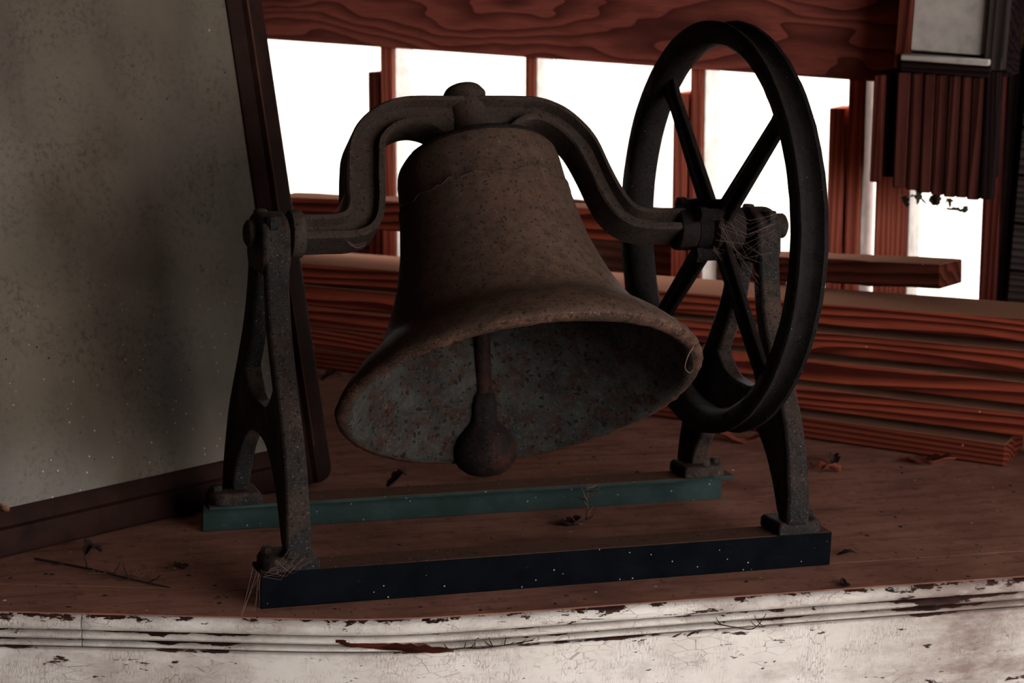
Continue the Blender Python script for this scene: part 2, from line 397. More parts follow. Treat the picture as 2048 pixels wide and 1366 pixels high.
for s_, z_ in ((-1.170, .70), (-.822, .70), (-.435, .70), (-.0915, .70), (.010, .62)): stud(s_+.0004, s_+.0045, z_, 'whiteboard', o0=O+.004, o1=O+.092, nm='lit_side_strip')  # pale strips stand in for sky light on the studs' right faces
# right end of the wall: dark corner post and grey siding
wall_piece('corner_post', .1965, .262, O+.017, O+.14, -.02, 1.3, M['dark'], wb)
for i in range(14):
    wall_piece('siding_board', .236, 3.6, O-.005, O+.016, -.02+i*.095, .073+i*.095, M['grey'], wb, vertical=False, bv=.003)
for i in range(10):
    wall_piece('sheathing_board', -6.8, -.25 if i == 9 else 3.6, O+.092, O+.11, GZ+i*.096, GZ+i*.096+.0945, M['siding'], wb, vertical=False, bv=.002)
wall_piece('sheathing_board', -.95, -.30, O+.092, O+.11, GZ+10*.096, .305, M['siding'], wb, vertical=False, bv=.002)
# wall far left, below and beyond the header (behind the leaning panel)
for i in range(8): wall_piece('siding_board', -6.8, -1.60, O+.02, O+.04, -.02+i*.095, .073+i*.095, M['grey'], wb, vertical=False, bv=.003)

# patch of weathered upright boards hanging below the white panel
pb = thing('hanging_board_box', 'box of weathered upright reddish boards hanging on wall below white panel', 'box', WL(.08, .40, .42))
def child(nm, s0, s1, o0, o1, z0, z1, mat, root, **k):
    o = wall_piece(nm, s0, s1, o0, o1, z0, z1, mat, None, **k); mw = o.matrix_world.copy(); o.parent = root
    o.matrix_parent_inverse = Matrix.Translation(root.location).inverted(); o.matrix_basis = mw; return o
zz = [.424, .422, .419, .417, .415, .416, .414]
bs = [.0255, .052, .078, .101, .127, .150, .172, .196]
for i in range(7): child('board', bs[i]+.0008, bs[i+1]-.0008, .40+.002*(i % 2), .422, zz[i], .648, M['rotten'], pb, lean=.03)
child('edge_strip', -.018, .001, .392, .415, .432, .64, M['studdark'], pb, lean=.03)
child('edge_strip', .199, .222, .395, .425, .418, .66, M['dark'], pb, lean=.03)
child('back_panel', -.016, .20, .43, .546, .44, .646, M['dark'], pb, lean=.03)
# white panel with dark frame and ledge
wp = thing('white_wall_panel', 'small dirty white panel in dark frame above a ledge, top right', 'panel', WL(.11, .40, .70))
child('panel', .040, .184, .405, .425, .690, .90, M['whiteboard'], wp, vertical=False)
child('frame_stile', .012, .0395, .398, .43, .655, .90, M['studdark'], wp)
child('frame_stile', .1845, .221, .392, .43, .664, .90, M['grey'], wp)
child('ledge', .030, .199, .375, .43, .672, .684, M['whiteboard'], wp, vertical=False)
child('ledge_support', .028, .201, .385, .43, .650, .6715, M['dark'], wp, vertical=False)
child('backing', .010, .222, .431, .546, .650, .90, M['dark'], wp, vertical=False)

# rest of the building, outside the frame: roof, side walls, front wall; openings sized and placed for the light
ROOF = 2.4
WY = lambda x: (NN.dot(S0)+.66-NN.x*x)/NN.y        # the back wall crosses the building at an angle
bm = bmesh.new(); pl_ = [(-3.2, -4.6), (4.2, -4.6), (4.2, WY(4.2)), (-3.2, WY(-3.2))]
loft(bm, [[V((x, y, z)) for x, y in pl_] for z in (ROOF, ROOF+.06)]); obj('unseen_ceiling', bm, M['siding'], kind='structure')
obj('unseen_wall_left', box((-3.2, -4.6, GZ), (-3.14, WY(-3.2), ROOF)), M['siding'], kind='structure')
bm = bmesh.new(); add_box(bm, (4.14, -4.6, GZ), (4.2, -3.3, ROOF)); add_box(bm, (4.14, -3.3, 1.7), (4.2, WY(4.2), ROOF))   # gap beside the back wall, added to throw light from the right
obj('unseen_wall_right', bm, M['siding'], kind='structure')
bm = bmesh.new(); add_box(bm, (-3.14, -4.6, GZ), (.7, -4.54, ROOF)); add_box(bm, (.7, -4.6, 2.3), (4.14, -4.54, ROOF))
obj('wall_front', bm, M['siding'], kind='structure')

# ------------------------------------------------------------------ leaning framed panel
ax = V((.875, .484, 0)).normalized(); nb_ = V((-ax.y, ax.x, 0)); al = math.radians(13.9)
upv = V((0, 0, math.cos(al)))+nb_*math.sin(al); nf = ax.cross(upv).normalized()       # nf points to the camera side
if nf.dot(CAM) < 0: nf = -nf
FB = V((.268, .600, .004))
FW, FH = 1.02, 1.0
fp = thing('framed_panel', 'large dusty grey panel in a dark wooden frame leaning at left', 'panel', FB)
RM = Matrix(((ax.x, -nf.x, upv.x), (ax.y, -nf.y, upv.y), (ax.z, -nf.z, upv.z))).to_4x4()
fp.matrix_world = Matrix.Translation(FB) @ RM       # local x along bottom, y into depth, z up the panel
obj('panel_sheet', box((-FW+.03, .014, .03), (-.035, .020, FH-.03)), M['panel'], fp)
SW = .070; RCN = .032
def frame_bar(nm, a, b, inward, wdt, parent, rounded):
    """bar from a to b (x,z), moulded profile across 'inward'; stiles have rounded outer corners"""
    a, b, iw = V((a[0], 0, a[1])), V((b[0], 0, b[1])), V((inward[0], 0, inward[1]))
    prof = [(0, .03), (0, .004), (.003, .001), (.008, -.0005), (.016, -.0015), (RCN, -.0035), (wdt*.52, -.004), (wdt*.58, -.004), (wdt*.64, .003), (wdt*.9, .006), (wdt, .010), (wdt, .03),
            (RCN, .03), (.016, .03), (.008, .03), (.003, .03)]
    d = (b-a).normalized(); rings = []
    cut = lambda k: RCN-math.sqrt(max(0, RCN**2-(RCN-k)**2)) if rounded and k < RCN else 0
    for q, sg in ((a, 1), (b, -1)): rings.append([q+iw*k+d*(sg*cut(k))+V((0, y, 0)) for k, y in prof])
    bm = bmesh.new(); loft(bm, rings); return smooth(obj(nm, bm, M['frame'], parent), 25)
frame_bar('stile', (0, 0), (0, FH), (-1, 0), SW, fp, True); frame_bar('stile', (-FW, FH), (-FW, 0), (1, 0), SW, fp, True)
frame_bar('bottom_rail', (-FW+SW, 0), (-SW, 0), (0, 1), SW-.004, fp, False); frame_bar('top_rail', (-SW, FH), (-FW+SW, FH), (0, -1), SW, fp, False)
bm = bmesh.new(); tube(bm, [(-SW*.55, -.0042, .06+k*.06) for k in range(15)], .0016, 6); rg = obj('ridge', bm, M['ridge_wood'], fp); rg['label'] = 'pale ridge of frame stile'  # thin strip of paler brown along the stile

# ------------------------------------------------------------------ lumber
def plank(name, label, p0, dirv, length, width, thick, mat, cat='plank', group=None, tilt=0.0, rough=.0015, sag=0):
    bm = bmesh.new(); n = 14; rings = []
    for i in range(n+1):
        x = length*i/n; dz = sag*math.sin(x*5+length)*.5
        j = lambda: random.uniform(-rough, rough)
        rings.append([V((x, j(), j()+dz)), V((x, width+j(), j()+dz)), V((x, width+j(), thick+j()+dz)), V((x, j(), thick+j()+dz))])
    loft(bm, rings); o = obj(name, bm, mat)
    X = (V(dirv).normalized()*math.cos(tilt)+V((0, 0, math.sin(tilt)))); Y = V((0, 0, 1)).cross(X).normalized(); Z = X.cross(Y)
    o.matrix_world = Matrix(((X.x, Y.x, Z.x, p0.x), (X.y, Y.y, Z.y, p0.y), (X.z, Y.z, Z.z, p0.z), (0, 0, 0, 1)))
    bevel(o, .003, 2); tag(o, label, cat, group); return o
def angd(deg): a = math.radians(deg); return UU*math.cos(a)+NN*math.sin(a)
PT = .0400; GP = 'red planks stacked behind the bell'
LAY = [  # offset at left, offset at right, right end s, label, material
    (.000, -.002, .368, 'bottom plank of stack, shortest with squared end at right, on the floor', 'plank2'),
    (.004, .016, 1.25, 'second plank from the floor in the red lumber stack', 'plank'),
    (.002, .018, 1.30, 'middle plank of five in the red lumber stack', 'plank'),
    (.000, .019, 1.22, 'fourth plank from the floor, just under the top of stack', 'plank'),
    (.003, .022, 1.28, 'topmost full-length plank of red lumber stack with dusty top', 'plank')]
zc = .001
for i, (a, b, e, lb, mt) in enumerate(LAY):
    s_l = -1.20-.01*(i % 3); ang = math.degrees(math.atan2(b-a, 1.0)); zl = .001+i*.0466; zr = .001+i*.0560
    length = e-s_l; tl = math.atan2(zr-zl, 1.1)
    plank('lumber_plank', lb, WL(s_l, a+(s_l+.6)*math.tan(math.radians(ang)), zl+(s_l+.65)*math.tan(tl)), angd(ang), length, .178 if i == 4 else .150, PT, M[mt], 'plank', GP, tl, .0006, .0)
# stickers that keep the layers apart
for i in range(4):
    for s in (.15, .85):
        if i == 0 and s > .5: continue
        pt = .0466+.0094*(s+.65)/1.1; z0, z1 = .001+i*pt+PT+.0015, .001+(i+1)*pt-.0015
        o = wall_piece('spacer_stick', s, s+.03, .085, .14, z0, z1, M['timber'], None, vertical=False, bv=0)
        tag(o, 'thin wooden spacer stick between the stacked red planks', 'stick', 'spacer sticks in the lumber stack')
# thick timber lying askew on the stack
td = V((.564, -.826, 0)).normalized(); TLT = .082
tp = V((1.432, .684, .2735)) - (td*math.cos(TLT)+V((0, 0, math.sin(TLT))))*.40
plank('timber', 'short thick dusty timber lying askew on the red stack, sawn end at right', tp, td, .40, .10, .047, M['timber'], 'timber', None, TLT, .0015)
# long beam propped over the stack on two offcuts, left of the bell
plank('timber', 'long red beam behind the bell yoke lying tilted above the plank stack', WL(-1.20, .115, .2620), UU, .80, .085, .061, M['plank'], 'timber', None, math.atan(.060), .0015)
for s, z0, z1, lb in ((-1.195, .2235, .2610, 'wood offcut propping left end of the long red beam'), (-.60, .2360, .295, 'small wood offcut propping the long red beam behind the bell')):
    o = wall_piece('wood_offcut', s, s+.07, .05, .15, z0, z1, M['plank2'], None, vertical=False, bv=.002); tag(o, lb, 'offcut')

# ------------------------------------------------------------------ bell stand
RL, RW, RH, AZ = .85, .3694, .0507, .4713; CY = RW/2
st = thing('bell_stand', 'cast iron bell stand of two arched end frames on angle iron rails', 'bell stand', (RL/2, CY, 0))
def part(nm, bm, mat, root, bv=.0, seg=2):
    o = obj(nm, bm, mat); o.parent = root; o.matrix_parent_inverse = root.matrix_world.inverted() if root.type != 'EMPTY' else Matrix.Translation(root.location).inverted()
    if bv: bevel(o, bv, seg)
    else: smooth(o, 40)
    return o
def rail(y0, sg, mat, x0=0, x1=RL):
    bm = bmesh.new(); t = .006; prof = [(0, 0), (0, RH), (.05, RH), (.05, RH-t), (t, RH-t), (t, 0)]
    loft(bm, [[V((x, y0+sg*a, z)) for a, z in prof] for x in (x0, (x0*2+x1)/3, (x0+2*x1)/3, x1)])
    return part('rail', bm, mat, st, .001, 1)
r1 = rail(0, 1, M['rail_front']); r1['label'] = 'front angle iron rail, almost black'
r2 = rail(RW, -1, M['rail_rear']); r2['label'] = 'rear angle iron rail with worn green paint'
LEG = [(.065, .192), (.08, .193), (.11, .190), (.146, .182), (.18, .172), (.209, .160), (.24, .142), (.268, .124), (.30, .104), (.328, .087), (.36, .072), (.40, .060), (.44, .052), (.478, .044)]
LTH = [(.065, .042), (.15, .042), (.24, .046), (.30, .044), (.36, .038), (.478, .030)]
LWD = [(.065, .036), (.15, .033), (.25, .030), (.478, .034)]
LEGI = sorted((o_, z_) for z_, o_ in LEG if z_ > .1)
def a_frame(x, out):
    for sg in (-1, 1):
        bm = bmesh.new(); rings = []
        for k in range(33):
            z = .065+(.478-.065)*k/32; of = lerp(LEG, z); th = lerp(LTH, z); wd = lerp(LWD, z)/2
            yo = CY+sg*of; yi = CY+sg*(of-th); ym = CY+sg*(of-th*.5)
            # slightly crowned outer face, inner rib narrower
            rings.append([V((x-wd, yo-sg*.002, z)), V((x, yo, z)), V((x+wd, yo-sg*.002, z)), V((x+wd, ym, z)), V((x+wd*.7, yi, z)), V((x-wd*.7, yi, z)), V((x-wd, ym, z))])
        loft(bm, rings); part('leg', bm, M['stand'], st, .004, 2)
        # foot pad, rounded outer end
        bm = bmesh.new(); pts = []
        xi, xo, hw = x-out*.030, x+out*.048, .030; cy = CY+sg*.160
        for k in range(9):
            a = -math.pi/2+math.pi*k/8; pts.append((xo-out*.02+out*.02*math.cos(a), cy+hw*math.sin(a)))
        pts = [(xi, cy-hw)]+pts+[(xi, cy+hw)]
        loft(bm, [[V((a, b, RH)) for a, b in pts], [V((a, b, RH+.013)) for a, b in pts], [V((a+(x-a)*.12, cy+(b-cy)*.9, RH+.0185)) for a, b in pts]])
        ft = part('foot', bm, M['stand'], st, .002, 2)
        bm = bmesh.new(); lathe(bm, [(0, .009), (.008, .009), (.009, .007)], V((x+out*.034, cy-sg*.004, RH+.017)), V((0, 0, 1)), V((1, 0, 0)), V((0, 1, 0)), 6); part('bolt', bm, M['stand'], ft, .0008, 1)
    # arched cross bar
    bm = bmesh.new(); rings = []; n = 24; hw = .013
    for k in range(n+1):
        y = -.150+.30*k/n; a = abs(y)/.150
        top = .236+.060*max(0, (abs(y)-.02)/.08)**2
        top = min(top, lerp(LEGI, abs(y)+.012)); bot = .192-.125*a**2.6
        # keep inside legs
        rings.append([V((x-hw, CY+y, bot)), V((x+hw, CY+y, bot)), V((x+hw, CY+y, top)), V((x-hw, CY+y, top))])
    rings = [r for r in rings if r[2].z-r[0].z > .005]
    loft(bm, rings); part('cross_bar', bm, M['stand'], st, .004, 2)
    # bearing head
    bm = bmesh.new(); hwx = .020
    pts = []
    for k in range(13):
        a = math.pi*k/12; pts.append((.046*math.cos(a), AZ+.004+.027*math.sin(a)))
    pts += [(-.050, AZ-.03), (-.040, AZ-.05), (.040, AZ-.05), (.050, AZ-.03)]
    loft(bm, [[V((xx, CY+a, z)) for a, z in pts] for xx in (x-hwx, x+hwx)]); bh = part('bearing_head', bm, M['stand'], st, .006, 3)
    bm = bmesh.new(); lathe(bm, [(0, .019), (.012 if out < 0 else .026, .019), (.016 if out < 0 else .030, .013)], V((x+out*.018, CY, AZ+.002)), V((out, 0, 0)), V((0, 1, 0)), V((0, 0, 1)), 20); part('axle_end', bm, M['stand'], bh, .001, 1)
    for sg in (-1, 1):
        bm = bmesh.new(); lathe(bm, [(0, .010), (.016, .010), (.018, .008)], V((x+out*.004, CY+sg*.036, AZ+.012)), V((0, 0, 1)), V((1, 0, 0)), V((0, 1, 0)), 6)
        part('cap_bolt', bm, M['stand'], bh, .0006, 1)
a_frame(.049, -1); a_frame(.790, 1)

# ------------------------------------------------------------------ bell with yoke, wheel and clapper (swung about the axle)
TH = .635
D = V((0, -math.sin(TH), -math.cos(TH))); E = V((0, math.cos(TH), -math.sin(TH))); X1 = V((1, 0, 0))
XB = .369; A0 = V((0, CY, AZ))
bl = thing('church_bell', 'rusty cast iron bell tilted in its arched yoke, with rope wheel and clapper', 'bell', (XB, CY, AZ))
OUT = [(-.126, .0), (-.1262, .04), (-.1255, .078), (-.122, .094), (-.114, .107), (-.102, .1155), (-.085, .119), (-.06, .1205), (-.0365, .1222), (-.0335, .1244), (-.0325, .1226), (-.005, .1275), (.02, .1315), (.047, .137), (.08, .1463), (.113, .158), (.14, .1695), (.157, .1782), (.169, .1855), (.179, .1945), (.19, .2072), (.205, .2235), (.220, .2375), (.233, .2475), (.242, .2535), (.249, .2555), (.2535, .2525), (.255, .2465)]
INN = [(.2555, .240), (.252, .2335), (.243, .2285), (.225, .217), (.205, .200), (.185, .184), (.16, .166), (.12, .146), (.08, .131), (.03, .116), (-.03, .107), (-.08, .102), (-.10, .090), (-.108, .06), (-.109, .0)]
def wav(s, r, a, axx, ea, eb):
    n1 = noise.noise(V((math.cos(a)*2.6, math.sin(a)*2.6, 3.1)))+.4*noise.noise(V((math.cos(a)*9, math.sin(a)*9, 5.1))); ds = 0
    if -.045 < s < -.02: ds = .018*n1
    k = noise.noise(V((math.cos(a)*9, math.sin(a)*9, s*30)))*.0010+noise.noise(V((math.cos(a)*30, math.sin(a)*30, s*90)))*.0006
    if s > .24: k += noise.noise(V((math.cos(a)*22, math.sin(a)*22, 7)))*.0022; ds += noise.noise(V((math.cos(a)*26, math.sin(a)*26, 1)))*.0016
    return axx*(s+ds)+(ea*math.cos(a)+eb*math.sin(a))*max(r+(k if r > .02 else 0), 1e-5)
OB = A0+X1*XB
bm = bmesh.new(); lathe(bm, OUT+INN, OB, D, X1, E, 120, False, wav)
for f in bm.faces: f.material_index = 0
sh = part('bell_shell', bm, M['bell'], bl); sh.data.materials.append(M['bell_in']); sh.data.materials.append(M['lip'])
for p in sh.data.polygons:
    c = p.center-OB; s = c.dot(D); rr = (c-D*s).length; lim = lerp([(-.2, .112), (-.08, .112), (.0, .118), (.08, .138), (.16, .173), (.22, .225), (.24, .2375), (.26, .2435)], s)
    if rr < lim and s > -.118: p.material_index = 1
    elif .2475 < s and rr > .243: p.material_index = 2
smooth(sh, 60)

# yoke: I-section swept along its outline pair
YO = [(.078, .018), (.105, .018), (.130, .018), (.147, .0205), (.156, .0265), (.1605, .037), (.1625, .06), (.166, .085), (.1695, .105), (.176, .132), (.192, .161), (.218, .1855), (.249, .2015), (.281, .2078), (.320, .2085), (.366, .209), (.412, .2095), (.448, .2094), (.480, .2065), (.512, .1925), (.537, .1677), (.554, .138), (.5655, .0915), (.5765, .0555), (.589, .0315), (.609, .0222), (.64, .0215), (.668, .0215)]
YI = [(.078, -.020), (.105, -.020), (.127, -.0195), (.162, -.0187), (.188, -.0105), (.205, .007), (.2145, .038), (.219, .07), (.2245, .105), (.2305, .135), (.244, .1505), (.261, .1595), (.280, .1625), (.300, .157), (.325, .1425), (.366, .1400), (.409, .1425), (.438, .163), (.468, .1695), (.494, .155), (.514, .1300), (.5275, .0915), (.5375, .053), (.551, .0195), (.5735, -.003), (.603, -.0125), (.64, -.0135), (.668, -.0135)]
so = spline([(a, b, 0) for a, b in YO], 4); si = spline([(a, b, 0) for a, b in YI], 4)
HD = .0275; FLN = .0095; RC = .015
def yk(x, s, dep): return A0+X1*x-D*s+E*dep
bm = bmesh.new(); rings = []
for a, b in zip(so, si):
    d = (b-a); Ln = d.length; d = d/Ln
    def q(k, dep): pp = a+d*k; return yk(pp.x, pp.y, dep)
    rings.append([q(0, -HD+.003), q(.003, -HD), q(FLN, -HD), q(FLN+.004, -HD+RC), q(Ln-FLN-.004, -HD+RC), q(Ln-FLN, -HD), q(Ln-.003, -HD), q(Ln, -HD+.003),
                  q(Ln, HD-.003), q(Ln-.003, HD), q(Ln-FLN, HD), q(Ln-FLN-.004, HD-RC), q(FLN+.004, HD-RC), q(FLN, HD), q(.003, HD), q(0, HD-.003)])
loft(bm, rings); yo = part('yoke', bm, M['yoke'], bl); smooth(yo, 38)
# boss that carries the bell bolt
bm = bmesh.new(); lathe(bm, [(.235, .0), (.2345, .017), (.2305, .0275), (.222, .0325), (.205, .0295), (.175, .029), (.158, .032), (.146, .040), (.136, .050), (.127, .054), (.122, .054)], OB, -D, X1, E, 32)
bs_ = part('yoke_boss', bm, M['yoke'], yo); smooth(bs_, 60)
# collars on the axle at both ends of the yoke
for x0, x1, rr in ((.074, .096, .034), (.655, .688, .032)):
    bm = bmesh.new(); lathe(bm, [(0, rr-.006), (.003, rr-.001), (.007, rr), (x1-x0-.007, rr), (x1-x0-.003, rr-.001), (x1-x0, rr-.006)], A0+X1*x0, X1, E, D, 28); part('collar', bm, M['yoke' if x0 < .3 else 'wheel'], bl)
bm = bmesh.new(); tube(bm, [A0+X1*x for x in (.03, .2*.4, )], .015, 16); part('axle', bm, M['yoke'], bl)
bm = bmesh.new(); tube(bm, [A0+X1*x for x in (.66, .81)], .016, 16); part('axle', bm, M['wheel'], bl)

# rope wheel
XW, RO = .724, .303; WH = .0235
prof = [(-WH, RO-.004), (-WH+.003, RO), (-WH+.008, RO-.001), (-WH+.014, RO-.012), (0, RO-.0155), (WH-.014, RO-.012), (WH-.008, RO-.001), (WH-.003, RO), (WH, RO-.004), (WH, RO-.026), (WH-.006, RO-.032), (.006, RO-.035), (-.006, RO-.035), (-WH+.006, RO-.032), (-WH, RO-.026)]
def wf(s, r, a, axx, ea, eb): return axx*s+(ea*math.cos(a)+eb*math.sin(a))*(r+noise.noise(V((math.cos(a)*14, math.sin(a)*14, s*40)))*.0014)
bm = bmesh.new(); lathe(bm, prof, A0+X1*XW, X1, V((0, 1, 0)), V((0, 0, 1)), 110, True, wf); wr_ = part('rope_wheel', bm, M['wheel'], bl); smooth(wr_, 45)
for k in range(4):
    a = math.radians(46+90*k); rd = V((0, math.cos(a), math.sin(a))); tg = V((0, -math.sin(a), math.cos(a)))
    bm = bmesh.new(); rings = []
    for i in range(9):
        q = .02+(RO-.052)*i/8; wd = .0205-.0055*i/8+(.006 if i == 8 else 0); th = .0045; rib = .013-.003*i/8
        c = A0+X1*XW+rd*q
        # cross-shaped section: flat blade with raised centre rib
        rings.append([c+tg*wd-X1*th, c+tg*(.006)-X1*(th+.002), c+tg*.004-X1*rib, c-tg*.004-X1*rib, c-tg*.006-X1*(th+.002), c-tg*wd-X1*th,
                      c-tg*wd+X1*th, c-tg*.006+X1*(th+.002), c-tg*.004+X1*rib, c+tg*.004+X1*rib, c+tg*.006+X1*(th+.002), c+tg*wd+X1*th])
    loft(bm, rings); part('spoke', bm, M['wheel'], wr_, .0015, 1)
bm = bmesh.new(); lathe(bm, [(-.040, .024), (-.037, .030), (-.018, .033), (-.012, .043), (.012, .043), (.018, .036), (.034, .034), (.036, .030)], A0+X1*XW, X1, V((0, 1, 0)), V((0, 0, 1)), 26); part('hub', bm, M['wheel'], wr_)
for yy, zz_ in ((-.036, .026), (.036, .030), (-.03, -.034)):
    bm = bmesh.new(); lathe(bm, [(-.048, .009), (-.046, .012), (-.036, .013), (-.036, .010), (-.01, .010)], A0+X1*XW+V((0, yy, zz_)), X1, V((0, 1, 0)), V((0, 0, 1)), 6); part('hub_bolt', bm, M['wheel'], wr_)

# clapper hanging plumb inside the bell
PV = OB-D*.085
CP = V((.3885, .226, .138))
rod = [PV+(CP-PV)*t for t in (0, .25, .5, .75, .86)]
cl = None
bm = bmesh.new(); tube(bm, rod, [.009, .0095, .011, .013, .013], 14); cl = part('clapper', bm, M['clap'], bl)
dr = (CP-PV).normalized(); sx = V((1, 0, 0)); sx = (sx-dr*sx.dot(dr)).normalized(); sy_ = dr.cross(sx)
bm = bmesh.new()
lathe(bm, [(-.092, .010), (-.085, .017), (-.072, .0205), (-.058, .0205), (-.046, .0225), (-.037, .031), (-.024, .0425), (-.006, .0480), (.008, .0470), (.021, .040), (.031, .027), (.036, .011), (.037, 0)], CP, dr, sx, sy_, 36,
      fn=lambda s, r, a, axx, ea, eb: axx*s+(ea*math.cos(a)+eb*math.sin(a))*max(1e-5, r+(noise.noise(V((math.cos(a)*2, math.sin(a)*2, s*40)))*.003 if r > .005 else 0)))
ob_ = obj('clapper_ball', bm, M['clap'], cl); ob_.matrix_parent_inverse = cl.matrix_world.inverted(); smooth(ob_, 60)
ob_.matrix_world = Matrix.Identity(4)
bm = bmesh.new(); lathe(bm, [(-.012, .0), (-.012, .02), (.012, .02), (.012, 0)], PV, X1, E, D, 16); part('clapper_pivot', bm, M['clap'], bl)

# ------------------------------------------------------------------ leaves, twigs, cobwebs, crumbs
def leaf(name, label, p, size, mat, rz, curl=.5, aspect=.55, tilt=0.0, group=None, seed=0):
    rnd = random.Random(seed); bm = bmesh.new(); nu, nv = 12, 6; grid = []
    for i in range(nu+1):
        t = i/nu; half = aspect*.5*math.sin(math.pi*min(1, t*.93+.05))**.75*(1+.22*math.sin(t*21+seed)); row = []
        for j in range(nv+1):
            q = j/nv*2-1
            row.append(bm.verts.new(V(((t-.5), q*half, curl*.35*(q*q)*half*2+curl*.18*math.sin(t*4+seed)+.03*noise.noise(V((t*6, q*3, seed)))))*size))
        grid.append(row)
    for i in range(nu):
        for j in range(nv): bm.faces.new((grid[i][j], grid[i+1][j], grid[i+1][j+1], grid[i][j+1]))
    rot = Matrix.Rotation(rz, 3, 'Z') @ Matrix.Rotation(tilt, 3, 'Y'); mz = 1e9
    for v in bm.verts: v.co = rot @ v.co
    mz = min(v.co.z for v in bm.verts)
    for v in bm.verts: v.co.z -= mz
    o = obj(name, bm, mat); o.location = V(p)+V((0, 0, .0008)); m = o.modifiers.new('solid', 'SOLIDIFY'); m.thickness = .0007; m.offset = 1; smooth(o, 80)
    tag(o, label, 'leaf', group); return o
LF = [('dry_leaf', 'curled reddish dry leaf under the wheel on the floor', (1448, 886), .085, 'leaf_red', -.35, .55, .55),
      ('dry_leaf', 'red dry leaf touching the right front leg behind wheel', (1512, 884), .055, 'leaf_red', -.5, .5, .5),
      ('dry_leaf', 'crumpled brown leaf beside the right front foot of stand', (1660, 950), .06, 'leaf_red', .5, .8, .5),
      ('dry_leaf', 'small dark rolled leaf above the crumpled brown leaf at right', (1668, 930), .025, 'leaf_dark', 1.2, 1.6, .7),
      ('dry_leaf', 'brown leaf fragment right against the right stand leg', (1628, 940), .025, 'leaf_red', 1.0, .9, .6),
      ('dry_leaf', 'large reddish leaf leaning on bottom plank at far right', (1862, 931), .085, 'leaf_red', -.75, .6, .55),
      ('dry_leaf', 'dark curled leaf under the bell mouth near bottom plank', (1255, 842), .06, 'leaf_dark', .2, .8, .45),
      ('dry_leaf', 'black shrivelled leaf lying between the two rails', (1141, 1052), .036, 'leaf_dark', .1, 1.0, .6),
      ('dry_leaf', 'dark crumpled leaf on the floor before the leaning frame', (186, 1112), .034, 'leaf_dark', .7, 1.2, .7),
      ('dry_leaf', 'small dark leaf below bell mouth beyond the rear rail', (1140, 897), .022, 'leaf_red', .4, 1.2, .6),
      ('dry_leaf', 'tiny dark leaf right of clapper beyond the rear rail', (1058, 908), .020, 'leaf_dark', .4, 1.0, .6),
      ('dry_leaf', 'dark leaf scrap on front board below right stand foot', (1690, 1172), .040, 'leaf_dark', 1.3, .5, .3),
      ('dry_leaf', 'small dark leaf far back at left of the bell', (664, 760), .05, 'leaf_dark', .3, .7, .5),
      ('dry_leaf', 'dark scrap on floor left of front rail foot', (363, 1138), .022, 'leaf_dark', .3, 1.0, .8),
      ('dry_leaf', 'dark scrap near the right end of front rail', (1694, 1112), .030, 'leaf_dark', -.2, .5, .5)]
for i, (n_, lb, px, sz, mt, rz, cu, asp) in enumerate(LF):
    leaf(n_, lb, floor_pt(*px), sz, M[mt], rz, cu, asp, 0, None, i*3+1)
# leaves on rails and ledge of the frame
q = floor_pt(793, 972, RH); leaf('dry_leaf', 'brown crumpled leaf on top of the rear green rail', V((q.x, q.y, RH)), .034, M['leaf_dark'], .2, 1.3, .6, 0, None, 61)
def on_frame(x, z, y=-.002): return fp.matrix_world @ V((x, y, z))
o = leaf('dry_leaf', 'tan dry leaf caught on bottom rail of leaning frame', on_frame(-.632, .060, .004), .026, M['leaf_tan'], .9, .7, .6, .5, None, 71)
o = leaf('dry_leaf', 'thin red leaf stuck upright on the dusty grey panel', on_frame(-.660, .098, .008), .030, M['leaf_red'], 1.2, .3, .25, 1.3, None, 72)
# vine scraps hanging below the board box
vn = thing('vine_scrap', 'dull green vine scraps hanging below the weathered board box', 'vine', WL(.13, .41, .41))
for i in range(12):
    s = .05+.011*i+random.uniform(-.006, .006); o = leaf('leaf', '', (0, 0, 0), random.uniform(.018, .032), M['leaf_green' if i % 3 else 'leaf_dark'], random.uniform(0, 6), 1.0, .6, random.uniform(-1.2, 1.2), None, 80+i)
    del o['label']; del o['category']
    o.location = WL(s, .41+random.uniform(0, .03), -.006+.405-random.uniform(0, .014)) - vn.location; o.parent = vn
# twigs
def twig(name, label, pts, rad, mat='twig', side=0, cat='twig', n=6):
    bm = bmesh.new(); P = spline(pts, 5); tube(bm, P, [rad*(1-.5*i/len(P)) for i in range(len(P))], n)
    rnd = random.Random(len(pts)+side)
    for k in range(side):
        i = rnd.randrange(1, len(P)-1); d = V((rnd.uniform(-1, 1), rnd.uniform(-1, 1), rnd.uniform(0, .8))).normalized()
        tube(bm, [P[i], P[i]+d*rad*8, P[i]+d*rad*13+V((0, 0, rad*2))], [rad*.7, rad*.6, rad*.3], 5)
    o = obj(name, bm, M[mat]); smooth(o, 60); tag(o, label, cat); return o
a, b = floor_pt(70, 1120), floor_pt(340, 1178)
twig('twig', 'thin dark twig lying on floor at lower left', [a+V((0, 0, .002)), a.lerp(b, .4)+V((0, .004, .003)), a.lerp(b, .7)+V((0, -.003, .003)), b+V((0, 0, .002))], .0018, 'leaf_dark', 6)
a, b = floor_pt(165, 1150), floor_pt(330, 1165)
twig('twig', 'fine pale root tangle on floor at lower left', [a+V((0, 0, .002)), a.lerp(b, .5)+V((0, .012, .003)), b+V((0, 0, .002))], .0009, 'twig', 14)
q = floor_pt(1172, 1050); q2 = V((q.x+.002, q.y+.01, 0))
twig('twig', 'pale dry stem standing up in front of the rear rail', [q+V((-.02, 0, .002)), q+V((0, .004, .004)), q+V((.003, .006, .03)), q+V((.002, .01, .06))], .0016, 'twig', 16)
e0 = V((.250, -.089, -.035))
